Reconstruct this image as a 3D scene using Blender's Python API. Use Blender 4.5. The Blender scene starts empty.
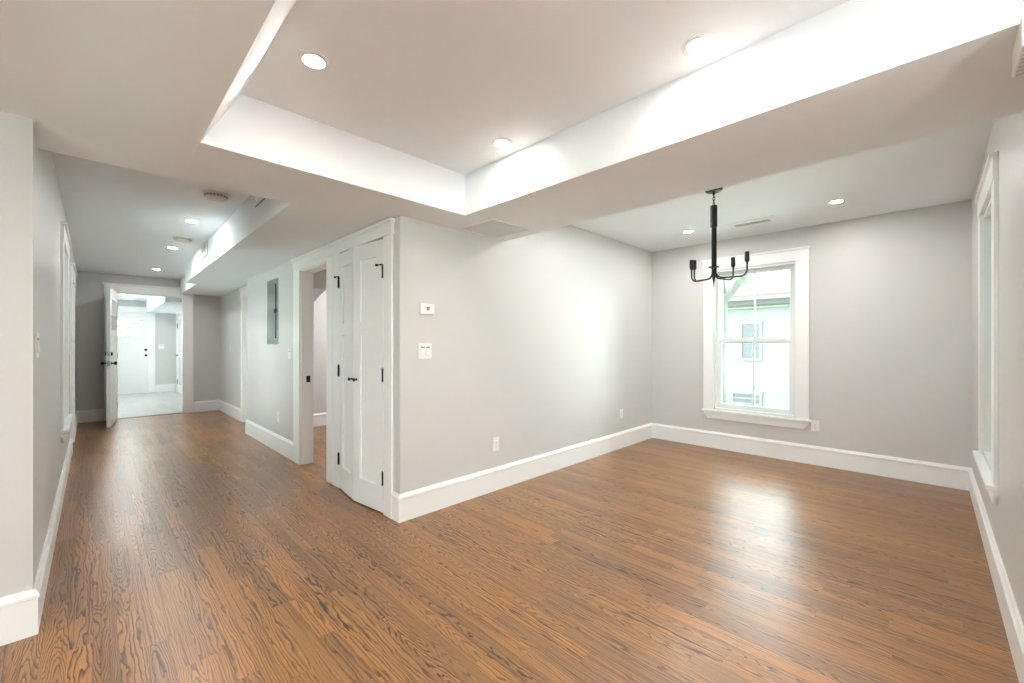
import bpy, bmesh, math, random
from mathutils import Vector, Matrix

random.seed(7)
scene = bpy.context.scene
COL = scene.collection
PI = math.pi

# ------------------------------------------------------------------ camera
cam_data = bpy.data.cameras.new('camera')
cam = bpy.data.objects.new('camera', cam_data)
COL.objects.link(cam)
cam_data.sensor_width = 36.0
cam_data.lens = 36.0 * 419.0 / 1024.0
cam_data.shift_y = 2.5 / 1024.0
cam_data.clip_start = 0.02
cam.location = (0.0, 0.0, 1.30)
cam.rotation_euler = (PI / 2, 0.0, -PI / 4)
scene.camera = cam

# ------------------------------------------------------------------ exposure
scene.view_settings.view_transform = 'Standard'
scene.view_settings.look = 'None'
scene.view_settings.exposure = 1.10
scene.view_settings.gamma = 1.0
scene.view_settings.use_curve_mapping = False

# ------------------------------------------------------------------ sky
SKY = 7.0
world = bpy.data.worlds.new('overcast_sky')
scene.world = world
world.use_nodes = True
_bg = world.node_tree.nodes['Background']
_bg.inputs[0].default_value = (0.85, 0.935, 1.0, 1.0)
_bg.inputs[1].default_value = SKY

# daylight enters through the windows: portals guide the sky light through each opening
def portal(name, loc, rot, w, h):
    d = bpy.data.lights.new(name, 'AREA')
    d.shape = 'RECTANGLE'
    d.size, d.size_y = w, h
    d.cycles.is_portal = True
    o = bpy.data.objects.new(name, d)
    o.location, o.rotation_euler = loc, rot
    COL.objects.link(o)
    return o
# area lights shine along local -Z
portal('daylight_dining_window', (5.70, 1.51, 1.37), (PI / 2, 0, PI / 2), 0.92, 1.70)
portal('daylight_right_window', (3.93, -0.42, 1.37), (PI / 2, 0, PI), 0.92, 1.56)
portal('daylight_hall_window', (-0.36, 5.66, 1.37), (PI / 2, 0, -PI / 2), 0.92, 1.56)
portal('daylight_hall_door', (-0.36, 7.61, 1.10), (PI / 2, 0, -PI / 2), 0.66, 1.75)  # daylight through the glass added to the hall door
portal('daylight_added_kitchen_window', (-4.36, -0.15, 1.35), (PI / 2, 0, -PI / 2), 3.2, 1.7)
portal('daylight_added_side_window', (-3.3, -3.16, 1.375), (PI / 2, 0, PI), 1.2, 1.55)
portal('daylight_added_foyer_window', (-1.09, 12.9, 1.475), (PI / 2, 0, -PI / 2), 1.8, 1.55)
for _b in ('max_bounces', 'diffuse_bounces'):
    setattr(scene.cycles, _b, 12 if _b == 'max_bounces' else 8)
scene.cycles.glossy_bounces = 5
scene.cycles.transparent_max_bounces = 16
scene.cycles.caustics_reflective = False
scene.cycles.caustics_refractive = False
scene.cycles.sample_clamp_indirect = 6.0
scene.cycles.denoising_prefilter = 'ACCURATE'
scene.cycles.use_adaptive_sampling = False

SPOT_W = 0.72        # recessed spot power (watts)
PENDANT_FILL_W = 12.0
KITCHEN_FILL_W = 5.0

# ================================================================== materials
def new_mat(name):
    m = bpy.data.materials.new(name)
    m.use_nodes = True
    return m, m.node_tree.nodes, m.node_tree.links, m.node_tree.nodes['Principled BSDF']

def paint(name, rgb, rough=0.6, bump=0.0, scale=60.0, metal=0.0, spec=0.5, var=0.0):
    m, N, L, B = new_mat(name)
    B.inputs['Base Color'].default_value = (*rgb, 1)
    B.inputs['Roughness'].default_value = rough
    B.inputs['Metallic'].default_value = metal
    B.inputs['Specular IOR Level'].default_value = spec
    tc = N.new('ShaderNodeNewGeometry')
    no = N.new('ShaderNodeTexNoise')
    no.inputs['Scale'].default_value = scale
    no.inputs['Detail'].default_value = 3
    L.new(tc.outputs['Position'], no.inputs['Vector'])
    if var > 0:
        mx = N.new('ShaderNodeMix'); mx.data_type = 'RGBA'
        mx.inputs['A'].default_value = (*[c * (1 - var) for c in rgb], 1)
        mx.inputs['B'].default_value = (*[min(1, c * (1 + var)) for c in rgb], 1)
        L.new(no.outputs['Fac'], mx.inputs['Factor'])
        L.new(mx.outputs['Result'], B.inputs['Base Color'])
    if bump > 0:
        bp = N.new('ShaderNodeBump')
        bp.inputs['Strength'].default_value = bump
        bp.inputs['Distance'].default_value = 0.002
        L.new(no.outputs['Fac'], bp.inputs['Height'])
        L.new(bp.outputs['Normal'], B.inputs['Normal'])
    return m

def emissive(name, rgb, strength):
    m, N, L, B = new_mat(name)
    B.inputs['Base Color'].default_value = (*rgb, 1)
    B.inputs['Emission Color'].default_value = (*rgb, 1)
    B.inputs['Emission Strength'].default_value = strength
    return m

def glass_mat(name):
    m = bpy.data.materials.new(name); m.use_nodes = True
    N, L = m.node_tree.nodes, m.node_tree.links
    N.clear()
    out = N.new('ShaderNodeOutputMaterial'); mix = N.new('ShaderNodeMixShader')
    tr = N.new('ShaderNodeBsdfTransparent'); gl = N.new('ShaderNodeBsdfGlossy')
    fr = N.new('ShaderNodeFresnel'); fr.inputs['IOR'].default_value = 1.3
    tr.inputs['Color'].default_value = (0.90, 0.925, 0.90, 1)
    gl.inputs['Roughness'].default_value = 0.02
    L.new(fr.outputs[0], mix.inputs[0]); L.new(tr.outputs[0], mix.inputs[1]); L.new(gl.outputs[0], mix.inputs[2])
    L.new(mix.outputs[0], out.inputs['Surface'])
    return m

def oak_floor(name, width=0.078, tint=None):
    """strip oak flooring running along world Y, cathedral grain drawn as nested parabolas"""
    m, N, L, B = new_mat(name)
    def math_(op, a, b=None, c=None):
        n = N.new('ShaderNodeMath'); n.operation = op
        for i, v in enumerate((a, b, c)):
            if v is None: continue
            if isinstance(v, (int, float)): n.inputs[i].default_value = v
            else: L.new(v, n.inputs[i])
        return n.outputs[0]
    def vec(x, y, z=0.0):
        n = N.new('ShaderNodeCombineXYZ')
        for i, v in enumerate((x, y, z)):
            if isinstance(v, (int, float)): n.inputs[i].default_value = v
            else: L.new(v, n.inputs[i])
        return n.outputs[0]
    def white(v):
        n = N.new('ShaderNodeTexWhiteNoise'); n.noise_dimensions = '3D'
        L.new(v, n.inputs['Vector'])
        s = N.new('ShaderNodeSeparateColor'); L.new(n.outputs['Color'], s.inputs[0])
        return s.outputs[0], s.outputs[1], s.outputs[2], n.outputs['Value']
    def noise(v, scale=1.0, detail=2.0, rough=0.5):
        n = N.new('ShaderNodeTexNoise'); n.inputs['Scale'].default_value = scale
        n.inputs['Detail'].default_value = detail; n.inputs['Roughness'].default_value = rough
        L.new(v, n.inputs['Vector']); return n.outputs['Fac']
    def smooth(v, lo, hi, a=0.0, b=1.0):
        n = N.new('ShaderNodeMapRange'); n.interpolation_type = 'SMOOTHSTEP'
        L.new(v, n.inputs['Value'])
        for k, x in (('From Min', lo), ('From Max', hi), ('To Min', a), ('To Max', b)):
            n.inputs[k].default_value = x
        return n.outputs[0]
    g = N.new('ShaderNodeNewGeometry'); s = N.new('ShaderNodeSeparateXYZ')
    L.new(g.outputs['Position'], s.inputs[0])
    X, Y = s.outputs[0], s.outputs[1]
    xi = math_('DIVIDE', X, width); row = math_('FLOOR', xi); fx = math_('SUBTRACT', xi, row)
    r0, r1, r2, r3 = white(vec(row, 3.7, 1.1))
    LEN = 0.95
    yi = math_('ADD', math_('DIVIDE', Y, LEN), math_('MULTIPLY', r0, 9.0))
    jo = math_('FLOOR', yi); fy = math_('SUBTRACT', yi, jo)
    a0, a1, a2, a3 = white(vec(row, jo, 5.3))
    b0, b1, b2, b3 = white(vec(row, jo, 11.9))
    u = math_('MULTIPLY', math_('SUBTRACT', fx, math_('ADD', 0.2, math_('MULTIPLY', a0, 0.6))), width)
    vv = math_('ADD', Y, math_('MULTIPLY', a1, 23.0))
    seed = math_('MULTIPLY', a2, 37.0)
    n1 = noise(vec(math_('MULTIPLY', u, 19.0), math_('MULTIPLY', vv, 2.4), seed), 1.0, 2.0)
    n2 = noise(vec(math_('MULTIPLY', u, 60.0), math_('MULTIPLY', vv, 14.0), seed), 1.0, 2.0)
    sgn = math_('SUBTRACT', math_('MULTIPLY', math_('GREATER_THAN', b0, 0.5), 2.0), 1.0)
    par = math_('MULTIPLY', math_('POWER', math_('ABSOLUTE', math_('DIVIDE', u, 0.0185)), 1.7), 1.0)
    cath = math_('ADD', math_('ADD', math_('MULTIPLY', math_('MULTIPLY', vv, 10.0), sgn), par),
                 math_('ADD', math_('MULTIPLY', n1, 7.0), math_('MULTIPLY', n2, 1.3)))
    strt = math_('ADD', math_('ADD', math_('DIVIDE', u, math_('ADD', 0.0085, math_('MULTIPLY', b2, 0.012))), math_('MULTIPLY', n1, 5.5)),
                 math_('ADD', math_('MULTIPLY', n2, 0.8), math_('MULTIPLY', vv, 0.6)))
    is_c = math_('GREATER_THAN', b1, 0.60)
    val = math_('ADD', math_('MULTIPLY', cath, is_c), math_('MULTIPLY', strt, math_('SUBTRACT', 1.0, is_c)))
    saw = math_('FRACT', val)
    ring = math_('MULTIPLY', smooth(saw, 0.0, 0.48, 1.0, 0.0), smooth(saw, 0.94, 1.0, 1.0, 0.0))
    ring2 = math_('MAXIMUM', ring, smooth(saw, 0.94, 1.0, 0.0, 1.0))
    pore = noise(vec(math_('MULTIPLY', X, 620.0), math_('MULTIPLY', Y, 24.0), 0.0), 1.0, 2.0, 0.6)
    pore_d = smooth(pore, 0.52, 0.70)
    cloud = noise(vec(math_('MULTIPLY', X, 2.2), math_('MULTIPLY', Y, 1.2), 2.0), 1.0, 3.0)
    # plank base colour
    ramp = N.new('ShaderNodeValToRGB')
    e = ramp.color_ramp.elements
    if tint is None:
        stops = [(0.0, (0.205, 0.103, 0.041)), (0.35, (0.285, 0.139, 0.052)), (0.65, (0.355, 0.168, 0.058)),
                 (0.9, (0.440, 0.193, 0.056)), (1.0, (0.430, 0.213, 0.080))]
    else:
        stops = tint
    e[0].position, e[0].color = stops[0][0], (*stops[0][1], 1)
    e[1].position, e[1].color = stops[-1][0], (*stops[-1][1], 1)
    for p, c in stops[1:-1]:
        k = e.new(p); k.color = (*c, 1)
    L.new(math_('ADD', math_('MULTIPLY', a3, 0.62), math_('MULTIPLY', cloud, 0.50)), ramp.inputs[0])
    def mixc(fac, c1, c2, mode='MIX'):
        n = N.new('ShaderNodeMix'); n.data_type = 'RGBA'; n.blend_type = mode
        L.new(fac, n.inputs['Factor'])
        for k, c in (('A', c1), ('B', c2)):
            if isinstance(c, tuple): n.inputs[k].default_value = (*c, 1)
            else: L.new(c, n.inputs[k])
        return n.outputs['Result']
    grain_amt = math_('MULTIPLY', ring2, math_('ADD', 0.45, math_('MULTIPLY', b2, 0.55)))
    dark = (0.06, 0.043, 0.034) if tint is None else (0.85, 0.84, 0.82)
    c = mixc(grain_amt, ramp.outputs[0], dark, 'MULTIPLY')
    c = mixc(math_('MULTIPLY', pore_d, 0.42), c, (0.50, 0.42, 0.36) if tint is None else (0.9, 0.9, 0.9), 'MULTIPLY')
    streak = noise(vec(math_('MULTIPLY', X, 95.0), math_('MULTIPLY', vv, 1.7), seed), 1.0, 3.0, 0.6)
    sk = smooth(streak, 0.48, 0.68)
    c = mixc(math_('MULTIPLY', sk, 0.62), c, (0.34, 0.27, 0.23) if tint is None else (0.92, 0.92, 0.92), 'MULTIPLY')
    # joints between the strips
    ex = math_('MINIMUM', fx, math_('SUBTRACT', 1.0, fx))
    ey = math_('MINIMUM', fy, math_('SUBTRACT', 1.0, fy))
    jx = smooth(ex, 0.0, 0.022, 1.0, 0.0)
    jy = smooth(ey, 0.0, 0.0014, 1.0, 0.0)
    joint = math_('MAXIMUM', jx, jy)
    c = mixc(math_('MULTIPLY', joint, 0.6), c, (0.25, 0.2, 0.18) if tint is None else (0.7, 0.7, 0.7), 'MULTIPLY')
    L.new(c, B.inputs['Base Color'])
    rn = noise(vec(math_('MULTIPLY', X, 3.0), math_('MULTIPLY', Y, 2.0), 8.0), 1.0, 2.0)
    L.new(math_('ADD', FLOOR_R0, math_('MULTIPLY', rn, 0.12)), B.inputs['Roughness'])
    B.inputs['Specular IOR Level'].default_value = 0.65
    bp = N.new('ShaderNodeBump'); bp.inputs['Strength'].default_value = 0.25; bp.inputs['Distance'].default_value = 0.0004
    L.new(math_('SUBTRACT', math_('MULTIPLY', math_('ADD', pore_d, ring2), -0.35), joint), bp.inputs['Height'])
    L.new(bp.outputs['Normal'], B.inputs['Normal'])
    return m

FLOOR_R0 = 0.25
M = {}
M['wall'] = paint('grey_wall_paint', (0.600, 0.592, 0.578), 0.42, bump=0.05, scale=180, spec=0.4)
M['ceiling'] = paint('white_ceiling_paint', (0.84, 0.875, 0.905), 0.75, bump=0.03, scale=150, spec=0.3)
M['trim'] = paint('white_semigloss_trim', (0.86, 0.86, 0.855), 0.33, spec=0.5)
M['door'] = paint('white_door_paint', (0.82, 0.82, 0.81), 0.36, spec=0.5)
M['plastic'] = paint('white_plastic', (0.82, 0.82, 0.81), 0.35)
M['ivory'] = paint('aged_white_plastic', (0.72, 0.70, 0.66), 0.45)
M['slot'] = paint('dark_slot', (0.03, 0.03, 0.03), 0.6)
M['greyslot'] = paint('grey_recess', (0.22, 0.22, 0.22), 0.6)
M['black'] = paint('matte_black_metal', (0.012, 0.012, 0.013), 0.38, metal=0.6)
M['bronze'] = paint('dark_bronze_metal', (0.028, 0.026, 0.024), 0.35, metal=0.75)
M['steel'] = paint('grey_panel_steel', (0.42, 0.46, 0.45), 0.22, metal=0.85)
M['screen'] = paint('dark_display', (0.05, 0.055, 0.05), 0.15)
M['glass'] = glass_mat('window_glass')
M['vinyl'] = paint('white_window_vinyl', (0.80, 0.83, 0.815), 0.3)
M['vent'] = paint('painted_vent_metal', (0.70, 0.69, 0.67), 0.5)
M['ventgap'] = paint('pale_vent_filter', (0.62, 0.60, 0.58), 0.7)
M['lamp'] = emissive('lamp_diffuser', (1.0, 0.98, 0.94), 14.0)
M['floor'] = oak_floor('oak_strip_floor')
M['foyer_floor'] = oak_floor('pale_grey_plank_floor', 0.12, [(0.0, (0.42, 0.41, 0.40)), (0.5, (0.50, 0.49, 0.48)), (1.0, (0.58, 0.57, 0.56))])
M['threshold'] = paint('stained_oak_threshold', (0.20, 0.085, 0.035), 0.35, var=0.2, scale=30)
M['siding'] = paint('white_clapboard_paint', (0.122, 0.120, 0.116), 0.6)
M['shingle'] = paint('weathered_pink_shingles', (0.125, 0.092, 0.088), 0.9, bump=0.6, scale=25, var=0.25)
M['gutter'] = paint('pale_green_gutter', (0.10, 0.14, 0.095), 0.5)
M['curtain'] = paint('grey_curtain_behind_glass', (0.07, 0.078, 0.08), 0.6, var=0.4, scale=9)
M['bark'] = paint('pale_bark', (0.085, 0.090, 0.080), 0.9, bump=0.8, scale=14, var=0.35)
M['leaf'] = paint('green_leaves', (0.10, 0.22, 0.05), 0.6, var=0.4, scale=5)
M['bounce_ground'] = paint('pale_bounce_ground', (0.68, 0.72, 0.67), 0.9, var=0.35, scale=7)

# ================================================================== mesh helpers
class MB:
    def __init__(self): self.bm = bmesh.new()
    def box(self, x0, x1, y0, y1, z0, z1, mat=None):
        if x0 > x1: x0, x1 = x1, x0
        if y0 > y1: y0, y1 = y1, y0
        if z0 > z1: z0, z1 = z1, z0
        vs = [self.bm.verts.new(p) for p in ((x0, y0, z0), (x1, y0, z0), (x1, y1, z0), (x0, y1, z0),
                                             (x0, y0, z1), (x1, y0, z1), (x1, y1, z1), (x0, y1, z1))]
        if mat is not None:
            for v in vs: v.co = mat @ v.co
        for f in ((3, 2, 1, 0), (4, 5, 6, 7), (0, 1, 5, 4), (1, 2, 6, 5), (2, 3, 7, 6), (3, 0, 4, 7)):
            self.bm.faces.new([vs[i] for i in f])
        return self
    def prism(self, pts, axis, a, b):
        """extrude a 2-D outline along an axis ('x','y','z')"""
        def P(p, t):
            return {'x': (t, p[0], p[1]), 'y': (p[0], t, p[1]), 'z': (p[0], p[1], t)}[axis]
        A = [self.bm.verts.new(P(p, a)) for p in pts]
        Bv = [self.bm.verts.new(P(p, b)) for p in pts]
        n = len(pts)
        self.bm.faces.new(A); self.bm.faces.new(list(reversed(Bv)))
        for i in range(n):
            self.bm.faces.new((A[i], Bv[i], Bv[(i + 1) % n], A[(i + 1) % n]))
        return self
    def poly(self, pts):
        self.bm.faces.new([self.bm.verts.new(p) for p in pts]); return self
    def lathe(self, prof, seg=24, mat=None, cap=True):
        """revolve (r, z) about local Z"""
        rings = []
        for r, z in prof:
            ring = []
            for i in range(seg):
                a = 2 * PI * i / seg
                v = Vector((r * math.cos(a), r * math.sin(a), z))
                if mat is not None: v = mat @ v
                ring.append(self.bm.verts.new(v))
            rings.append(ring)
        for A, Bv in zip(rings, rings[1:]):
            for i in range(seg):
                self.bm.faces.new((A[i], A[(i + 1) % seg], Bv[(i + 1) % seg], Bv[i]))
        if cap:
            self.bm.faces.new(list(reversed(rings[0]))); self.bm.faces.new(rings[-1])
        return self
    def tube(self, pts, r, seg=10, closed=False, taper=None):
        pts = [Vector(p) for p in pts]
        rings = []; n = len(pts)
        up = Vector((0.13, 0.27, 0.95)).normalized()
        for i, p in enumerate(pts):
            if closed: t = pts[(i + 1) % n] - pts[i - 1]
            else: t = pts[min(i + 1, n - 1)] - pts[max(i - 1, 0)]
            t.normalize()
            a = t.cross(up)
            if a.length < 0.1: a = t.cross(Vector((1, 0, 0)))
            a.normalize(); b = t.cross(a)
            rr = r if taper is None else taper[i]
            rings.append([self.bm.verts.new(p + (a * math.cos(2 * PI * k / seg) + b * math.sin(2 * PI * k / seg)) * rr) for k in range(seg)])
        pairs = list(zip(rings, rings[1:]))
        if closed: pairs.append((rings[-1], rings[0]))
        for A, Bv in pairs:
            for k in range(seg):
                self.bm.faces.new((A[k], A[(k + 1) % seg], Bv[(k + 1) % seg], Bv[k]))
        if not closed:
            self.bm.faces.new(list(reversed(rings[0]))); self.bm.faces.new(rings[-1])
        return self
    def build(self, name, mat, parent=None, bevel=0.0, smooth=False, loc=None, rotz=0.0, recalc=True):
        if recalc: bmesh.ops.recalc_face_normals(self.bm, faces=self.bm.faces[:])
        me = bpy.data.meshes.new(name)
        self.bm.to_mesh(me); self.bm.free()
        me.materials.append(mat)
        o = bpy.data.objects.new(name, me)
        COL.objects.link(o)
        if parent is not None: o.parent = parent
        if loc is not None: o.location = loc
        if rotz: o.rotation_euler = (0, 0, rotz)
        if smooth:
            for p in me.polygons: p.use_smooth = True
            try: me.set_sharp_from_angle(angle=math.radians(40))
            except Exception: pass
        if bevel > 0:
            b = o.modifiers.new('edge_bevel', 'BEVEL'); b.width = bevel; b.segments = 2
            b.limit_method = 'ANGLE'; b.angle_limit = math.radians(50)
        return o

def struct(o, label=None, cat=None):
    o['kind'] = 'structure'
    if label: o['label'] = label
    if cat: o['category'] = cat
    return o

def thing(name, label, cat, loc=(0, 0, 0), rotz=0.0, group=None):
    o = bpy.data.objects.new(name, None)
    o.empty_display_size = 0.05
    COL.objects.link(o)
    o.location = loc; o.rotation_euler = (0, 0, rotz)
    o['label'] = label; o['category'] = cat
    if group: o['group'] = group
    return o

def tag(o, label, cat, group=None, kind=None):
    o['label'] = label; o['category'] = cat
    if group: o['group'] = group
    if kind: o['kind'] = kind
    return o

def copy_tree(o, parent=None):
    c = o.copy(); COL.objects.link(c)
    if parent is not None: c.parent = parent
    for ch in list(o.children): copy_tree(ch, c)
    return c

def wall_with_holes(mb, along, a0, a1, t0, t1, z1, holes):
    """solid wall along 'x' or 'y' between a0..a1, thickness t0..t1; holes = (h0, h1, zlo, zhi)"""
    def bx(p0, p1, zl, zh):
        if p1 - p0 < 1e-5 or zh - zl < 1e-5: return
        if along == 'x': mb.box(p0, p1, t0, t1, zl, zh)
        else: mb.box(t0, t1, p0, p1, zl, zh)
    cur = a0
    for h0, h1, zl, zh in sorted(holes):
        bx(cur, h0, 0, z1)
        bx(h0, h1, 0, zl); bx(h0, h1, zh, z1)
        cur = h1
    bx(cur, a1, 0, z1)

# ================================================================== main dimensions (metres)
XA = 1.585     # closet wall face (hall side)
YA = 2.745     # thermostat wall face
XB = 5.50      # dining window wall face
YC = -0.255    # right wall face
XL = -0.19     # hall left wall face
YL = 2.845     # short wall face on the left
YE = 9.93      # hall end wall face
XR = 1.77      # far hall wall face
ZS = 2.238     # dropped ceiling
ZD = 2.58      # dining ceiling
ZT = 2.533     # tray ceiling
ZTOP = 2.72

# ================================================================== setting: floor, walls, ceilings
f = MB()
f.box(-4.3, 5.6, -3.1, 2.99, -0.10, 0.0)
f.box(-0.25, 4.3, 2.99, 9.955, -0.10, 0.0)
struct(f.build('floor', M['floor']))
struct(MB().box(-0.95, 1.70, 9.955, 14.90, -0.10, -0.004).build('floor_foyer', M['foyer_floor']))
th = MB(); th.prism([(9.915, 0.0), (9.93, 0.010), (9.99, 0.012), (10.01, -0.004)], 'x', 0.272, 1.21)
struct(th.build('trim_threshold', M['threshold']))
struct(MB().box(0.15, 1.065, 14.80, 14.93, -0.05, 0.016).build('trim_front_sill', M['trim']))

WALLH = ZTOP
WIN1 = (1.05, 1.93, 0.48, 2.215)          # dining window opening (y0, y1, z0, z1)
WIN2 = (3.53, 4.33, 0.540, 2.18)         # right wall window (x0, x1, ...)
WIN3 = (5.20, 6.09, 0.585, 2.165)         # hall window (y0, y1, ...)

w = MB(); wall_with_holes(w, 'y', YC - 0.12, YA + 0.1, XB, XB + 0.16, WALLH, [WIN1]); struct(w.build('wall_window_side', M['wall']))
w = MB(); wall_with_holes(w, 'x', 1.85, XB, YC - 0.14, YC, WALLH, [WIN2]); struct(w.build('wall_right', M['wall']))
w = MB(); w.box(XA, XB, YA, YA + 0.10, 0, WALLH); struct(w.build('wall_center', M['wall']))
OPEN_Y0, OPEN_Y1, OPEN_Z = 4.055, 4.80, 2.09
CL_Y0, CL_Y1, CL_Z = 2.955, 3.766, 2.115
w = MB(); wall_with_holes(w, 'y', YA + 0.10, 7.05, XA, XA + 0.12, WALLH, [(CL_Y0, CL_Y1, 0, CL_Z), (OPEN_Y0, OPEN_Y1, 0, OPEN_Z)])
struct(w.build('wall_closet', M['wall']))
w = MB(); w.box(1.705, 1.89, 6.95, 7.05, 0, WALLH)
wall_with_holes(w, 'y', 7.05, YE, XR, XR + 0.12, WALLH, [(7.32, 8.08, 0, 2.07)]); struct(w.build('wall_hall_far', M['wall']))
w = MB(); wall_with_holes(w, 'x', -0.95, 4.3, YE, YE + 0.12, WALLH, [(0.272, 1.21, 0, 2.19)]); struct(w.build('wall_end', M['wall']))
w = MB(); wall_with_holes(w, 'y', YL, YE, XL - 0.14, XL, WALLH, [WIN3, (7.20, 8.02, 0, 2.09)]); struct(w.build('wall_left', M['wall']))
w = MB(); w.box(-4.3, XL - 0.14, YL, YL + 0.14, 0, WALLH); struct(w.build('wall_left_corner', M['wall']))
# kitchen side of the room behind the camera
w = MB(); wall_with_holes(w, 'y', -3.1, YL + 0.14, -4.3, -4.16, WALLH, [(-1.75, 1.45, 0.5, 2.2)]); struct(w.build('wall_kitchen_back', M['wall']))
w = MB(); wall_with_holes(w, 'x', -4.16, 1.97, -3.1, -2.96, WALLH, [(-3.9, -2.7, 0.6, 2.15)]); struct(w.build('wall_kitchen_side', M['wall']))
w = MB(); w.box(1.85, 1.97, -2.96, YC - 0.14, 0, WALLH); struct(w.build('wall_kitchen_return', M['wall']))
# rooms behind the two openings
w = MB()
w.box(1.705, 2.35, 3.86, 3.94, 0, WALLH); w.box(2.35, 2.43, YA + 0.10, 3.94, 0, WALLH)
struct(w.build('wall_closet_inside', M['wall']))
w = MB(); w.box(1.89, 4.2, 6.87, 6.97, 0, WALLH); w.box(4.2, 4.3, 2.84, 6.97, 0, WALLH); struct(w.build('wall_side_room', M['wall']))
# angled bulkhead under the stair in the side room
st = MB(); st.prism([(1.71, 5.17), (1.98, 5.13), (2.456, 6.865), (1.895, 6.865), (1.895, 6.94), (1.71, 6.94)], 'z', 1.96, 2.51)
struct(st.build('trim_stair_underside', M['wall']))
# foyer
w = MB(); wall_with_holes(w, 'y', 9.93, 14.9, -1.07, -0.95, WALLH, [(12.0, 13.8, 0.70, 2.25)])
struct(w.build('wall_foyer_left', M['wall']))
w = MB(); w.box(1.62, 1.74, 10.05, 14.9, 0, WALLH); struct(w.build('wall_foyer_right', M['wall']))
w = MB(); wall_with_holes(w, 'x', -0.95, 1.62, 14.78, 14.9, WALLH, [(0.15, 1.065, 0, 2.13)]); struct(w.build('wall_foyer_front', M['wall']))

# ceilings
c = MB()
def sag(x, y):
    """old plaster: the low ceiling rises a few centimetres towards the left wall corner"""
    u = min(1.0, max(0.0, (0.353 - x) / (0.353 - XL))); v = min(1.0, max(0.0, (3.03 - y) / (3.03 - YL)))
    u = u * u * (3 - 2 * u)
    return ZS + 0.068 * u * v
gx = [-4.3, -2.0, -0.6, XL] + [XL + (0.353 - XL) * k / 10 for k in range(1, 11)]
gy = [-3.1, -1.8, 0.0, 2.404, 2.7, YL, 2.90, 2.96, 3.03]
gv = {}
def gvert(x, y):
    k = (round(x, 5), round(y, 5))
    if k not in gv: gv[k] = c.bm.verts.new((x, y, sag(x, y)))
    return gv[k]
for xa, xb in zip(gx, gx[1:]):
    for ya, yb in zip(gy, gy[1:]):
        fc = c.bm.faces.new([gvert(xa, ya), gvert(xb, ya), gvert(xb, yb), gvert(xa, yb)]); fc.smooth = True
def quad(x0, x1, y0, y1, z): c.poly([(x0, y0, z), (x1, y0, z), (x1, y1, z), (x0, y1, z)])
quad(0.353, 1.92, -3.1, -1.8, ZS)
quad(1.92, 2.66, -3.1, 2.80, ZS)
quad(0.353, 1.92, 2.404, 3.03, ZS)
c.poly([(0.93, 3.03, ZS), (1.85, 3.03, ZS), (1.85, 8.10, ZS), (1.0, 8.10, ZS)])
quad(1.15, 1.85, 8.10, YE, ZS)
# sides of the tray, of the beam and of the hall drop
c.poly([(0.353, 2.404, ZS), (1.92, 2.404, ZS), (1.92, 2.404, ZTOP), (0.353, 2.404, ZTOP)])
c.poly([(1.92, -1.8, ZS), (1.92, 2.404, ZS), (1.92, 2.404, ZTOP), (1.92, -1.8, ZTOP)])
c.poly([(0.353, -1.8, ZS), (1.92, -1.8, ZS), (1.92, -1.8, ZTOP), (0.353, -1.8, ZTOP)])
c.poly([(0.353, -1.8, ZS), (0.353, 2.404, ZS), (0.62, 2.404, ZTOP), (0.62, -1.8, ZTOP)])
c.poly([(2.66, -3.1, ZS), (2.66, 2.80, ZS), (2.66, 2.80, ZTOP), (2.66, -3.1, ZTOP)])
c.poly([(XL - 0.1, 3.03, ZS), (0.93, 3.03, ZS), (0.93, 3.03, ZTOP), (XL - 0.1, 3.03, ZTOP)])
c.poly([(0.93, 3.03, ZS), (1.0, 8.10, ZS), (1.0, 8.10, ZTOP), (0.93, 3.03, ZTOP)])
c.poly([(1.0, 8.10, ZS), (1.15, 8.10, ZS), (1.15, 8.10, ZTOP), (1.0, 8.10, ZTOP)])
c.poly([(1.15, 8.10, ZS), (1.15, YE, ZS), (1.15, YE, ZTOP), (1.15, 8.10, ZTOP)])
bmesh.ops.remove_doubles(c.bm, verts=c.bm.verts[:], dist=0.0005)
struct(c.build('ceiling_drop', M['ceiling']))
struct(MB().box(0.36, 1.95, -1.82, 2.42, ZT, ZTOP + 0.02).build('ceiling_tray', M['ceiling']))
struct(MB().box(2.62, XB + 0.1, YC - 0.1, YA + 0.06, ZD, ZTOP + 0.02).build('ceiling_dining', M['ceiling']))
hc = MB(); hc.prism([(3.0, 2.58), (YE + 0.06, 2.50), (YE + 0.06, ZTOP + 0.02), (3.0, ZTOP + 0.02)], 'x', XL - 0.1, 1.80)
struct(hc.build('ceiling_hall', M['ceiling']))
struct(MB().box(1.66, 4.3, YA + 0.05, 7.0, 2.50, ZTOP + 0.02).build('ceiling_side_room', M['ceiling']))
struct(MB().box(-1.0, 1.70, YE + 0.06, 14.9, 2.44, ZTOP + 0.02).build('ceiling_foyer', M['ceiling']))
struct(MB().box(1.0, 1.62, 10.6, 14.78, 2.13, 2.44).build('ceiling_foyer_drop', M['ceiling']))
struct(MB().box(-4.5, 5.8, -3.3, 15.1, ZTOP + 0.02, ZTOP + 0.10).build('ceiling_sky_blocker', M['ceiling']))  # added unseen slab, blocks sky light leaking in from above

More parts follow.
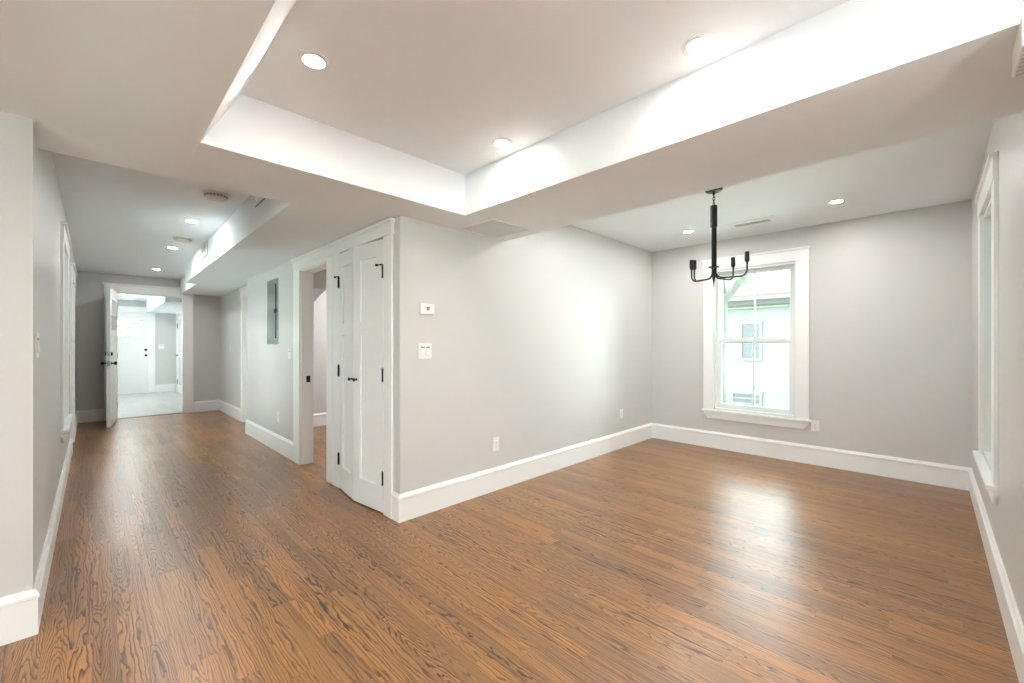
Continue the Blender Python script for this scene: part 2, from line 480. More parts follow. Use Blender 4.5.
# ------------------------------------------------------------------ baseboards: a profile swept with mitred corners
PROF = [(0.0, 0.0), (0.016, 0.0), (0.016, 0.162), (0.021, 0.166), (0.021, 0.180), (0.014, 0.190), (0.009, 0.203), (0.0, 0.203)]
def baseboard(name, path, side=1):
    """path: list of (x, y) along the wall face; side=+1 puts the board on the left of travel"""
    mb = MB(); n = len(path); rings = []
    P2 = [Vector(p) for p in path]
    for i in range(n):
        d_in = (P2[i] - P2[i - 1]).normalized() if i > 0 else None
        d_out = (P2[i + 1] - P2[i]).normalized() if i < n - 1 else None
        nn = [Vector((-d.y, d.x)) * side for d in (d_in, d_out) if d is not None]
        if len(nn) == 2:
            off = (nn[0] + nn[1]) / (1.0 + nn[0].dot(nn[1]))
        else:
            off = nn[0]
        rings.append([mb.bm.verts.new((P2[i].x + off.x * t, P2[i].y + off.y * t, z)) for t, z in PROF])
    k = len(PROF)
    for Ar, Br in zip(rings, rings[1:]):
        for j in range(k):
            mb.bm.faces.new((Ar[j], Ar[(j + 1) % k], Br[(j + 1) % k], Br[j]))
    mb.bm.faces.new(rings[0]); mb.bm.faces.new(list(reversed(rings[-1])))
    return struct(mb.build(name, M['trim']))
baseboard('baseboard_center', [(XA, 2.836), (XA, YA), (XB, YA), (XB, YC), (1.85, YC), (1.85, -2.96)], side=-1)
baseboard('baseboard_hall', [(XR, 7.05), (XA, 7.05), (XA, 4.99)], side=-1)
baseboard('baseboard_hall_end', [(1.354, YE), (XR, YE), (XR, 8.19)], side=-1)
baseboard('baseboard_left', [(-4.16, YL), (XL, YL), (XL, 7.07)], side=-1)
baseboard('baseboard_left_end', [(XL, 8.15), (XL, YE), (0.132, YE)], side=-1)
baseboard('baseboard_side_room', [(1.89, 6.87), (4.2, 6.87)], side=-1)
baseboard('baseboard_foyer', [(1.19, 14.78), (1.62, 14.78)], side=-1)
baseboard('baseboard_kitchen', [(1.85, -2.96), (-4.16, -2.96), (-4.16, YL)], side=-1)

# ------------------------------------------------------------------ closet and passage casings with the shared head board
t = MB(); x1, x0 = XA, XA - 0.020
t.box(x0, x1, 2.836, CL_Y0, 0, 2.119)
t.box(x0, x1, CL_Y1, 3.905, 0, 2.119)
t.box(x0, x1, 3.911, OPEN_Y0, 0, 2.119)
t.box(x0, x1, OPEN_Y1, 4.99, 0, 2.119)
t.box(x0, x1, OPEN_Y0, OPEN_Y1, OPEN_Z, 2.119)
t.box(x0 + 0.010, x1, 3.905, 3.911, 0, 2.119)
t.box(x0 - 0.004, x1, 2.824, 5.00, 2.119, 2.208)
t.box(x0 - 0.022, x1, 2.806, 5.02, 2.208, 2.232)
t.box(x0 - 0.012, x1, 2.815, 5.01, 2.196, 2.208)
# jamb liners
t.box(XA, XA + 0.12, CL_Y0 - 0.015, CL_Y0, 0, CL_Z); t.box(XA, XA + 0.12, CL_Y1, CL_Y1 + 0.015, 0, CL_Z)
t.box(XA - 0.001, XA + 0.125, OPEN_Y1 - 0.015, OPEN_Y1, 0, OPEN_Z); t.box(XA - 0.001, XA + 0.125, OPEN_Y0, OPEN_Y0 + 0.015, 0, OPEN_Z)
t.box(XA - 0.001, XA + 0.125, OPEN_Y0, OPEN_Y1, OPEN_Z - 0.015, OPEN_Z)
trim1 = struct(t.build('trim_closet_casing', M['trim'], bevel=0.0025))
s = MB(); s.box(1.640, 1.668, OPEN_Y1 - 0.0175, OPEN_Y1 - 0.0145, 0.89, 0.95); s.box(1.633, 1.675, OPEN_Y1 - 0.0165, OPEN_Y1 - 0.0148, 0.885, 0.955)
s.build('strike_plate', M['black'], trim1)

# ------------------------------------------------------------------ doors
def knob_mesh(mb, x, y, z, d):
    """round knob on a round rose, sticking out along y by sign d"""
    mt = Matrix.Translation((x, y, z)) @ Matrix.Rotation(-d * PI / 2, 4, 'X')
    mb.lathe([(0.026, 0.0), (0.026, 0.006), (0.012, 0.009), (0.011, 0.032), (0.020, 0.040), (0.029, 0.052), (0.029, 0.062), (0.018, 0.071)], 16, mt)
def small_knob(mb, x, y, z, d):
    mt = Matrix.Translation((x, y, z)) @ Matrix.Rotation(-d * PI / 2, 4, 'X')
    mb.lathe([(0.010, 0.0), (0.010, 0.003), (0.006, 0.006), (0.006, 0.016), (0.014, 0.022), (0.016, 0.028), (0.010, 0.033)], 14, mt)

def panel_slab(mb, x0, x1, h, th, panels, z0=0.008, rec=0.010):
    """door slab, local y -th..0 (front face at 0), with recessed panels (x0,x1,z0,z1[,'glass'])"""
    xs = sorted({x0, x1} | {v for p in panels for v in p[:2]})
    zs = sorted({z0, h} | {v for p in panels for v in p[2:4]})
    for i in range(len(xs) - 1):
        for j in range(len(zs) - 1):
            cx, cz = (xs[i] + xs[i + 1]) / 2, (zs[j] + zs[j + 1]) / 2
            hit = [p for p in panels if p[0] < cx < p[1] and p[2] < cz < p[3]]
            if any(len(p) > 4 for p in hit): continue
            r = rec if hit else 0.0
            mb.box(xs[i], xs[i + 1], -th + r, -r, zs[j], zs[j + 1])
    return mb

def hinge(parent, x, z, stop=0, length=0.10, y=0.006, plate=0.016):
    h_ = MB()
    h_.lathe([(0.0045 + plate * 0.25, -length / 2), (0.0045 + plate * 0.25, length / 2)], 12, Matrix.Translation((x, y, z)))
    h_.box(x - plate, x + plate, -0.003, 0.002, z - length / 2, z + length / 2)
    h_.lathe([(0.004, 0), (0.006, 0.004), (0.003, 0.010)], 10, Matrix.Translation((x, y, z + length / 2)))
    if stop:
        zt = z + length / 2 + 0.004
        h_.tube([(x, y, zt), (x + stop * 0.03, y + 0.012, zt), (x + stop * 0.055, y + 0.014, zt)], 0.005, 8)
        h_.lathe([(0.010, 0), (0.010, 0.016)], 10, Matrix.Translation((x + stop * 0.055, y + 0.014, zt - 0.008)))
    return h_.build('hinge', M['black'], parent, smooth=True)

LEAF = 0.4035
OPEN_A = math.radians(6.6)
for nm, hy, sg, lab in (('door_1', CL_Y0, 1, 'right leaf of the white paneled closet double doors, slightly ajar'),
                        ('door_2', CL_Y1, -1, 'left leaf of the white paneled closet double doors, slightly ajar')):
    xa, xb = (0.0, LEAF) if sg > 0 else (-LEAF, 0.0)
    pa, pb = (0.095, LEAF - 0.088) if sg > 0 else (-LEAF + 0.088, -0.095)
    mb = MB(); panel_slab(mb, xa, xb, 2.10, 0.040, [(pa, pb, 0.211, 1.381), (pa, pb, 1.478, 1.978)], z0=0.012, rec=0.016)
    d = struct(mb.build(nm, M['door'], loc=(XA - 0.020, hy + sg * 0.003, 0), rotz=PI / 2 + sg * OPEN_A), lab, 'door')
    k = MB(); small_knob(k, sg * (LEAF - 0.042), 0.0, 1.01, 1); k.build('knob', M['black'], d, smooth=True)
    for z, stp in ((0.27, 0), (1.06, 0), (1.852, 1)): hinge(d, 0.0, z, stp, plate=0.016 if sg < 0 else 0.004)

def craftsman_door(name, w, h, loc, rotz, label, hinge_side=1, lites=True, knob_fn=None, two_sided=True):
    """front-door style leaf: six lites above two tall panels; local x 0..w from the hinge, front face y=0"""
    st = 0.115
    pw = (w - 3 * st) / 2
    pans = []
    if lites:
        gx0, gx1, gz0, gz1 = st + 0.02, w - st - 0.02, 1.52, h - 0.165
        cw = (gx1 - gx0 - 2 * 0.024) / 3; ch = (gz1 - gz0 - 0.024) / 2
        panes = [(gx0 + i * (cw + 0.024), gx0 + i * (cw + 0.024) + cw, gz0 + j * (ch + 0.024), gz0 + j * (ch + 0.024) + ch) for i in range(3) for j in range(2)]
        pans += [p + ('glass',) for p in panes]
        ptop = 1.37
    else:
        panes = []; pans.append((st, w - st, 1.50, h - st)); ptop = 1.37
    pans += [(st, st + pw, 0.24, ptop), (st + pw + st, w - st, 0.24, ptop)]
    mb = MB(); panel_slab(mb, 0, w, h, 0.044, pans, z0=0.012)
    d = struct(mb.build(name, M['door'], loc=loc, rotz=rotz), label, 'door')
    if panes:
        g = MB()
        for p in panes: g.box(p[0], p[1], -0.025, -0.019, p[2], p[3])
        g.build('glass_pane', M['glass'], d)
    kx = w - 0.065
    for dsg, yy in ((1, 0.0), (-1, -0.044)):
        k = MB(); knob_mesh(k, kx, yy, 1.0, dsg); k.build('knob', M['black'], d, smooth=True)
        if lites:
            k = MB(); k.lathe([(0.030, 0), (0.030, 0.012), (0.024, 0.020), (0.0, 0.021)], 16, Matrix.Translation((kx, yy, 1.145)) @ Matrix.Rotation(-dsg * PI / 2, 4, 'X'), cap=False)
            k.build('deadbolt', M['black'], d, smooth=True)
    e_ = MB(); e_.box(w - 0.0005, w + 0.0015, -0.036, -0.008, 0.96, 1.04); e_.box(w - 0.0005, w + 0.0015, -0.036, -0.008, 1.115, 1.175)
    e_.build('latch_plate', M['steel'], d)
    for z in (0.25, 1.1, h - 0.22): hinge(d, 0.0, z, y=-0.050)
    return d
# hall end door, swung open into the hall against the left side
craftsman_door('door_3', 0.93, 2.175, (0.300, YE - 0.040, 0), math.radians(-96.8), 'white door with six small lites standing open at the hall end')
# front door of the foyer, closed
craftsman_door('door_4', 0.905, 2.12, (0.157, 14.865, 0), 0.0, 'white front door with glazed lites at the far side of the foyer')
# casings of the hall end opening, both faces and jambs
def casing(name, x0, x1, ztop, w=0.14, th=0.02, depth=0.12, head=0.155, cap=True, jamb=True, loc=(0, 0, 0), rotz=0.0):
    """door casing in wall coordinates: local x along the wall, +y into the room, wall face at y=0"""
    t = MB()
    t.box(x0 - w, x0, 0, th, 0, ztop); t.box(x1, x1 + w, 0, th, 0, ztop)
    t.box(x0 - w - 0.004, x1 + w + 0.004, 0, th + 0.004, ztop, ztop + head - 0.03)
    if cap: t.box(x0 - w - 0.022, x1 + w + 0.022, 0, th + 0.020, ztop + head - 0.03, ztop + head)
    if jamb:
        t.box(x0 - 0.001, x0 + 0.015, -depth, 0.001, 0, ztop); t.box(x1 - 0.015, x1 + 0.001, -depth, 0.001, 0, ztop)
        t.box(x0, x1, -depth, 0.001, ztop - 0.015, ztop + 0.001)
    return struct(t.build(name, M['trim'], bevel=0.002, loc=loc, rotz=rotz))
casing('trim_hall_end_door', -1.21, -0.272, 2.19, loc=(0, YE, 0), rotz=PI)
casing('trim_hall_side_door', 7.32, 8.08, 2.07, w=0.11, loc=(XR, 0, 0), rotz=PI / 2)
casing('trim_left_door', -8.02, -7.20, 2.09, w=0.13, depth=0.14, loc=(XL, 0, 0), rotz=-PI / 2)
casing('trim_front_door', -1.065, -0.15, 2.13, w=0.12, head=0.15, loc=(0, 14.78, 0), rotz=PI)

# plain panelled doors that stay shut
def plain_door(name, w, h, loc, rotz, label, lever=None):
    mb = MB(); panel_slab(mb, 0, w, h, 0.035, [(0.11, w - 0.11, 0.22, 0.95), (0.11, w - 0.11, 1.07, h - 0.12)])
    d = struct(mb.build(name, M['door'], loc=loc, rotz=rotz), label, 'door')
    return d
dr = plain_door('door_5', 0.71, 2.05, (XR + 0.06, 7.345, 0), PI / 2, 'shut door in the far right hall wall past the electrical panel')
k = MB(); knob_mesh(k, 0.06, 0.0, 1.0, 1); k.build('knob', M['black'], dr, smooth=True)
mb = MB(); panel_slab(mb, 0, 0.79, 2.07, 0.04, [(0.11, 0.68, 0.24, 1.95, 'glass')])
dl = struct(mb.build('door_6', M['door'], loc=(XL - 0.03, 8.005, 0), rotz=-PI / 2), 'shut white door with glass added for daylight in the left hall wall beyond the window', 'door')
MB().box(0.11, 0.68, -0.023, -0.017, 0.24, 1.95).build('glass_pane', M['glass'], dl)  # glass filling added to let daylight into the hall
k = MB(); k.lathe([(0.026, 0), (0.026, 0.008), (0.011, 0.012), (0.011, 0.05)], 14, Matrix.Translation((0.72, 0, 1.34)) @ Matrix.Rotation(-PI / 2, 4, 'X'))
k.tube([(0.72, 0.05, 1.34), (0.66, 0.055, 1.34), (0.61, 0.052, 1.335)], 0.009, 10); k.build('lever_handle', M['plastic'], dl, smooth=True)
# foyer side door
casing('trim_foyer_side_door', 13.55, 14.36, 2.08, w=0.11, jamb=False, loc=(1.62, 0, 0), rotz=PI / 2)
df = plain_door('door_7', 0.79, 2.06, (1.615, 13.56, 0), PI / 2, 'white side door with black hardware in the bright foyer')
k = MB(); k.lathe([(0.026, 0), (0.026, 0.008), (0.011, 0.012), (0.011, 0.05)], 14, Matrix.Translation((0.735, 0, 1.0)) @ Matrix.Rotation(-PI / 2, 4, 'X'))
k.tube([(0.735, 0.05, 1.0), (0.68, 0.055, 1.0), (0.62, 0.052, 0.995)], 0.009, 10); k.build('lever_handle', M['black'], df, smooth=True)
for z in (0.28, 1.78): hinge(df, 0.79, z, 0, 0.12)

# ================================================================== windows
def double_hung(name, w, z0, z1, loc, rotz, label, depth=0.15, cas=0.115, head=0.145, stool_h=0.03, apron=0.085, muntin=True, rail=1.342, full=True):
    """local x -w/2..w/2 along the wall, +y into the room, wall face y=0, z absolute"""
    h = w / 2
    j = MB()   # jamb box lining the opening
    j.box(-h, -h + 0.022, -depth, 0, z0, z1); j.box(h - 0.022, h, -depth, 0, z0, z1)
    j.box(-h, h, -depth, 0, z1 - 0.022, z1); j.box(-h, h, -depth - 0.03, 0, z0, z0 + 0.025)
    root = struct(j.build(name, M['vinyl'], loc=loc, rotz=rotz), label, 'window')
    if full:
        c_ = MB()
        c_.box(-h - cas, -h + 0.008, 0, 0.018, z0, z1 + 0.004); c_.box(h - 0.008, h + cas, 0, 0.018, z0, z1 + 0.004)
        c_.box(-h - cas - 0.004, h + cas + 0.004, 0, 0.022, z1 + 0.004, z1 + head - 0.022)
        c_.box(-h - cas - 0.016, h + cas + 0.016, 0, 0.036, z1 + head - 0.022, z1 + head)
        c_.build('window_casing', M['trim'], root, bevel=0.002)
        s_ = MB(); s_.box(-h - cas - 0.014, h + cas + 0.014, 0, 0.046, z0 - 0.026, z0); s_.box(-h, h, -0.07, 0, z0 - 0.004, z0 + 0.006)
        s_.build('window_stool', M['trim'], root, bevel=0.004)
        a_ = MB(); zt, zb = z0 - 0.026, z0 - 0.026 - apron
        a_.prism([(-h - cas, zt), (h + cas, zt), (h + cas, zt - 0.025), (h + cas - 0.055, zb), (-h - cas + 0.055, zb), (-h - cas, zt - 0.025)], 'y', 0, 0.018)
        a_.build('window_apron', M['trim'], root, bevel=0.002)
    def sash(nm, za, zb_, y0, y1, st=0.056, bot=0.05, top=0.045):
        m = MB()
        a, b = -h + 0.022, h - 0.022
        m.box(a, a + st, y0, y1, za, zb_); m.box(b - st, b, y0, y1, za, zb_)
        m.box(a + st, b - st, y0, y1, za, za + bot); m.box(a + st, b - st, y0, y1, zb_ - top, zb_)
        if muntin: m.box(-0.009, 0.009, y0 + 0.008, y1 - 0.006, za + bot, zb_ - top)
        o = m.build(nm, M['vinyl'], root, bevel=0.002)
        g = MB(); g.box(a + st, b - st, (y0 + y1) / 2 - 0.003, (y0 + y1) / 2 + 0.003, za + bot, zb_ - top)
        g.build('pane', M['glass'], o)
        return o
    sash('upper_sash', rail - 0.03, z1 - 0.022, -0.115, -0.082)
    lo = sash('lower_sash', z0 + 0.025, rail + 0.03, -0.080, -0.045, bot=0.055)
    lk = MB()
    for lx in (-w * 0.24, w * 0.24):
        lk.box(lx - 0.03, lx + 0.03, -0.078, -0.050, rail + 0.03, rail + 0.038); lk.box(lx - 0.012, lx + 0.012, -0.074, -0.048, rail + 0.038, rail + 0.048)
    lk.build('sash_lock', M['vinyl'], lo)
    return root
double_hung('window_1', WIN1[1] - WIN1[0], WIN1[2], WIN1[3], (XB, (WIN1[0] + WIN1[1]) / 2, 0), PI / 2, 'tall white double-hung window in the wall behind the chandelier')
double_hung('window_2', WIN2[1] - WIN2[0], WIN2[2], WIN2[3], (( WIN2[0] + WIN2[1]) / 2, YC, 0), 0.0, 'white framed window seen edge-on in the right wall')
double_hung('window_3', WIN3[1] - WIN3[0], WIN3[2], WIN3[3], (XL, (WIN3[0] + WIN3[1]) / 2, 0), -PI / 2, 'white framed window seen edge-on in the left hall wall')
double_hung('window_4', 3.2, 0.5, 2.2, (-4.16, -0.15, 0), -PI / 2, 'wide unseen window added behind the camera for daylight', full=False)  # added out of view as a daylight source for the rooms
double_hung('window_5', 1.2, 0.6, 2.15, (-3.3, -2.96, 0), 0.0, 'unseen side window added behind the camera for daylight', full=False)  # second added window, also sized for the daylight it gives
double_hung('window_6', 1.8, 0.70, 2.25, (-0.95, 12.9, 0), -PI / 2, 'unseen foyer window added left of the open door for daylight', full=False, depth=0.12)  # added out of view to brighten the foyer

# ================================================================== ceiling lights
def make_downlight(label, loc, group='recessed ceiling lights', power=None, r=0.043):
    t = thing('ceiling_light', label, 'ceiling light', loc, group=group)
    b = MB(); b.lathe([(r + 0.022, 0.0), (r + 0.022, -0.003), (r + 0.012, -0.007), (r, -0.004), (r, 0.0)], 36, cap=False)
    b.build('trim_ring', M['plastic'], t, smooth=True)
    d_ = MB(); d_.lathe([(r, -0.0035), (r * 0.5, -0.0035), (0.002, -0.0035)], 36); d_.build('diffuser', M['lamp'], t)
    L = bpy.data.lights.new('downlight_bulb', 'AREA'); L.energy = SPOT_W if power is None else power
    L.shape = 'DISK'; L.size = 2 * r; L.color = (0.97, 0.985, 1.0)
    lo = bpy.data.objects.new('downlight_bulb', L); COL.objects.link(lo); lo.parent = t; lo.location = (0, 0, -0.008)
    return t
make_downlight('round recessed ceiling light in the tray nearest its left end', (0.68, 1.90, ZT))
make_downlight('largest recessed ceiling light, in the tray at upper right', (1.766, 0.678, ZT))
make_downlight('recessed light at the inner corner of the tray ceiling', (1.774, 1.861, ZT))
make_downlight('recessed light in the dining ceiling left of the chandelier', (4.79, 1.956, ZD), power=4.5)
make_downlight('recessed light in the dining ceiling right of the chandelier', (4.72, 0.60, ZD), power=4.5)
for (x, y), lab in zip(((0.71, 5.33), (0.72, 6.87), (0.725, 8.87)), ('nearest recessed light in the hall ceiling, past the first smoke detector', 'second recessed light in the hall ceiling, under the far smoke detector', 'farthest recessed light in the hall ceiling, near the end door')):
    z = 2.58 - (y - 3.0) * 0.08 / (YE + 0.06 - 3.0)
    make_downlight(lab, (x, y, z - 0.001), power=3.6)
# further lamps; those of kitchen, side room and foyer are added for brightness
for x, y in ((0.68, 0.68), (1.766, -0.60), (0.68, -0.60)): make_downlight('recessed light in the tray above the camera', (x, y, ZT))
for x, y in ((-1.2, 1.6), (-3.0, 1.6), (-1.2, -1.2), (-3.0, -1.2)): make_downlight('recessed light added unseen in the kitchen ceiling to brighten the rooms', (x, y, 2.305 if x < -0.2 else ZS), power=KITCHEN_FILL_W)
make_downlight('recessed light in the dining ceiling near the beam', (3.3, 0.60, ZD)); make_downlight('recessed light in the dining ceiling by the wall', (3.3, 1.956, ZD), power=4.5)
make_downlight('recessed light added out of view to brighten the side room', (3.1, 5.7, 2.50), power=22)
make_downlight('recessed light added to brighten the foyer', (0.5, 11.4, 2.44), power=8.5); make_downlight('recessed light added deep in the foyer to brighten it', (0.5, 13.2, 2.44), power=8.5)

def pendant(label, x, y):  # added lamp out of view, brightens the ceilings and nearby walls
    t = thing('fill_pendant', label, 'added fill lamp', (x, y, ZT), group='added fill lamps')
    b = MB(); b.lathe([(0.06, 0.0), (0.06, -0.015), (0.02, -0.025), (0.004, -0.03), (0.004, -0.45), (0.03, -0.46), (0.03, -0.50)], 20)
    b.build('stem', M['black'], t, smooth=True)
    g = MB(); g.lathe([(0.03, -0.495), (0.075, -0.525), (0.10, -0.59), (0.075, -0.655), (0.03, -0.685), (0.002, -0.69)], 24)
    g.build('globe', M['lamp'], t, smooth=True)
    L = bpy.data.lights.new('fill_pendant_bulb', 'POINT'); L.energy = PENDANT_FILL_W; L.shadow_soft_size = 0.10; L.color = (0.97, 0.985, 1.0)
    o = bpy.data.objects.new('fill_pendant_bulb', L); COL.objects.link(o); o.parent = t; o.location = (0, 0, -0.82)
for x, y in ((0.9, -0.95), (1.45, -1.45)): pendant('white globe pendant added unseen behind the camera as a fill light', x, y)

# ================================================================== smoke detectors
def smoke(label, loc):
    t = thing('smoke_detector', label, 'smoke detector', loc, group='hall smoke detectors')
    MB().lathe([(0.094, 0.0), (0.094, -0.009), (0.088, -0.013)], 32).build('base', M['ivory'], t, smooth=True)
    MB().lathe([(0.080, -0.013), (0.080, -0.032), (0.072, -0.043), (0.048, -0.049), (0.002, -0.050)], 32).build('cover', M['ivory'], t, smooth=True)
    v = MB()
    for i in range(20):
        a = 2 * PI * i / 20
        v.box(0.0795, 0.0812, -0.008, 0.008, -0.030, -0.016, Matrix.Rotation(a, 4, 'Z'))
    v.build('vent_slots', M['greyslot'], t)
smoke('round smoke detector on the hall ceiling closest to the camera', (0.735, 4.27, 2.58 - 1.27 * 0.01143))
smoke('round smoke detector on the hall ceiling farther down the hall', (0.742, 6.19, 2.58 - 3.19 * 0.01143))

# ================================================================== vents and grilles
def grille(name, label, w, h, n, loc, rot, cat='vent', vertical=False, mat='vent', slot='slot', border=0.022, shadow_line=False, cover=0.33, ang=0.5):
    """flat register in local xy, facing +z"""
    t = thing(name, label, cat, loc); t.rotation_euler = rot
    fr = MB(); a, b = w / 2, h / 2
    fr.box(-a, a, -b, -b + border, 0, 0.007); fr.box(-a, a, b - border, b, 0, 0.007)
    fr.box(-a, -a + border, -b + border, b - border, 0, 0.007); fr.box(a - border, a, -b + border, b - border, 0, 0.007)
    fr.build('frame', M[mat], t, bevel=0.0015)
    if shadow_line: MB().box(-a - 0.013, a + 0.013, -b - 0.013, b + 0.013, 0, 0.002).build('shadow_line_plate', M['greyslot'], t)  # dark plate painted as a shadow line round the register
    MB().box(-a + border, a - border, -b + border, b - border, 0.0, 0.0012).build('duct_opening', M[slot], t)
    sl = MB()
    for i in range(n):
        if vertical:
            x = -a + border + (i + 0.5) * (w - 2 * border) / n; q = (w - 2 * border) / n
            sl.box(-q * cover, q * cover, -b + border, b - border, -0.0008, 0.0008, Matrix.Translation((x, 0, 0.004)) @ Matrix.Rotation(ang, 4, 'Y'))
        else:
            y = -b + border + (i + 0.5) * (h - 2 * border) / n; q = (h - 2 * border) / n
            sl.box(-a + border, a - border, -q * cover, q * cover, -0.0008, 0.0008, Matrix.Translation((0, y, 0.004)) @ Matrix.Rotation(ang, 4, 'X'))
    sl.build('louver_blades', M[mat], t)
    return t
# facing down: rotate 180 about X
grille('ceiling_register', 'slim slotted supply register in the dining ceiling beside the chandelier', 0.47, 0.25, 15, (4.92, 1.335, ZD), (PI, 0, PI / 2), vertical=True, mat='plastic', border=0.065, cover=0.25, ang=0.2)
grille('return_grille', 'square flush return grille in the beam above the thermostat wall', 0.41, 0.37, 24, (2.31, 2.50, ZS), (PI, 0, 0), mat='vent', slot='ventgap', cover=0.42, ang=0.1)
# facing -X on the side of the hall drop
grille('side_register', 'white wall register high on the hall drop closest to the camera', 0.42, 0.13, 5, (0.940, 3.70, 2.495), (PI / 2, 0, -PI / 2 - 0.0138), mat='plastic', slot='greyslot', shadow_line=True)
grille('side_register', 'small register on the hall drop farther down the hall', 0.42, 0.15, 6, (0.976, 6.36, 2.46), (PI / 2, 0, -PI / 2 - 0.0138), mat='plastic', slot='slot', shadow_line=True, cover=0.2, ang=0.0)

# ================================================================== wall plates
def plate_switch(label, loc, rotz, gangs=1, group=None):
    t = thing('light_switch', label, 'light switch', loc, rotz, group)
    w = 0.072 + 0.046 * (gangs - 1)
    MB().box(-w / 2, w / 2, 0, 0.006, -0.060, 0.060).build('cover_plate', M['plastic'], t, bevel=0.003)
    for i in range(gangs):
        x = (i - (gangs - 1) / 2) * 0.046
        r = MB(); r.prism([(0.005, -0.033), (0.011, -0.033), (0.0075, 0.0), (0.006, 0.033), (0.005, 0.033)], 'x', x - 0.0165, x + 0.0165)
        r.build('rocker', M['plastic'], t)
    fr = MB()
    for i in range(gangs):
        x = (i - (gangs - 1) / 2) * 0.046
        fr.box(x - 0.0175, x + 0.0175, 0.0055, 0.0064, -0.0345, 0.0345)
    fr.build('rocker_gap', M['greyslot'], t)
    return t
def outlet(label, loc, rotz, group='wall outlets'):
    t = thing('wall_outlet', label, 'outlet', loc, rotz, group)
    MB().box(-0.036, 0.036, 0, 0.006, -0.060, 0.060).build('cover_plate', M['plastic'], t, bevel=0.003)
    MB().box(-0.0165, 0.0165, 0.005, 0.0085, -0.033, 0.033).build('receptacle', M['plastic'], t, bevel=0.0015)
    s = MB()
    for z in (-0.019, 0.013):
        for x in (-0.006, 0.006): s.box(x - 0.0012, x + 0.0012, 0.008, 0.0088, z, z + 0.009)
        s.box(-0.002, 0.002, 0.008, 0.0088, z - 0.007, z - 0.003)
    s.build('slots', M['slot'], t)
    return t
plate_switch('white double rocker switch below the thermostat', (1.80, YA, 1.245), PI, 2)
plate_switch('white switch plate on the left wall seen edge-on', (XL, 3.00, 1.295), -PI / 2, 2)
plate_switch('white rocker switch between the electrical panel and the passage', (XA, 5.157, 1.187), PI / 2, 1)
plate_switch('small switch on the far right wall of the hall', (XR, 9.05, 1.22), PI / 2, 1)
plate_switch('white switch on the foyer wall beside the front door', (1.31, 14.78, 1.23), PI, 2)
outlet('white outlet on the thermostat wall closest to the corner with the closet', (2.54, YA, 0.407), PI)
outlet('white outlet on the thermostat wall nearest the dining window wall', (4.68, YA, 0.428), PI)
outlet('white outlet beside the lower right corner of the dining window', (XB, 0.882, 0.418), PI / 2)
outlet('white outlet low on the wall under the electrical panel', (XA, 5.575, 0.418), PI / 2)

# thermostat
t = thing('thermostat', 'small white thermostat with a dark square display above the double switch', 'thermostat', (1.809, YA, 1.568), PI)
MB().box(-0.050, 0.050, 0, 0.004, -0.032, 0.032).build('back_plate', M['ivory'], t)
MB().box(-0.062, 0.062, 0.003, 0.026, -0.040, 0.040).build('housing', M['plastic'], t, bevel=0.005)
MB().box(-0.016, 0.010, 0.0255, 0.0272, -0.012, 0.016).build('display', M['screen'], t)

# small white box under the ceiling at far right
t = thing('chime_box', 'small white box mounted high on the right wall under the beam', 'wall box', (1.975, YC, 2.195))
MB().box(-0.098, 0.098, 0, 0.010, -0.044, 0.042).build('back_plate', M['ivory'], t)
MB().box(-0.101, 0.101, 0.008, 0.072, -0.047, 0.042).build('cover', M['plastic'], t, bevel=0.004)
g = MB()
for i in range(7): g.box(-0.08 + i * 0.026, -0.066 + i * 0.026, 0.012, 0.066, -0.0478, -0.0465)
g.build('vent_slots', M['ventgap'], t)

# electrical panel
t = thing('electrical_panel', 'grey metal breaker panel set in the hall wall beyond the passage', 'electrical panel', (XA, 5.79, 1.70), PI / 2)
p = MB(); p.box(-0.215, 0.215, 0, 0.010, -0.40, -0.345); p.box(-0.215, 0.215, 0, 0.010, 0.345, 0.40); p.box(-0.215, -0.150, 0, 0.010, -0.345, 0.345); p.box(0.150, 0.215, 0, 0.010, -0.345, 0.345)
p.build('frame', M['steel'], t, bevel=0.002)
MB().box(-0.146, 0.146, 0.002, 0.012, -0.341, 0.341).build('door', M['steel'], t, bevel=0.003)
lt = MB(); lt.box(-0.143, -0.115, 0.011, 0.026, -0.02, 0.03); lt.box(-0.150, -0.138, 0.011, 0.016, -0.33, 0.33); lt.build('latch', M['black'], t)

# ================================================================== chandelier
CX, CY = 3.63, 1.27
t = thing('chandelier', 'black four-arm chandelier with bare sockets hanging from a short chain', 'chandelier', (CX, CY, ZD))
MB().lathe([(0.066, 0.0), (0.066, -0.012), (0.055, -0.022), (0.012, -0.026), (0.010, -0.045)], 32).build('canopy', M['bronze'], t, smooth=True)
ch = MB()
zc = -0.045
for i in range(4):
    a = PI / 2 * (i % 2)
    pts = []
    for k in range(16):
        q = 2 * PI * k / 16
        px, pz = 0.0085 * math.cos(q), 0.017 * math.sin(q)
        pts.append((px * math.cos(a), px * math.sin(a), zc - 0.010 + pz - i * 0.024))
    ch.tube(pts, 0.0026, 6, closed=True)
ch.build('chain', M['black'], t, smooth=True)
MB().lathe([(0.006, -0.128), (0.012, -0.134), (0.027, -0.138), (0.027, -0.310), (0.023, -0.314)], 24).build('sleeve', M['black'], t, smooth=True)
MB().lathe([(0.009, -0.31), (0.009, -0.655)], 12).build('center_rod', M['black'], t, smooth=True)
MB().lathe([(0.009, -0.66), (0.014, -0.68), (0.011, -0.715), (0.012, -0.735), (0.005, -0.775), (0.002, -0.81)], 16).build('finial', M['bronze'], t, smooth=True)
cl = MB(); cl.lathe([(0.036, -0.648), (0.036, -0.640)], 20)
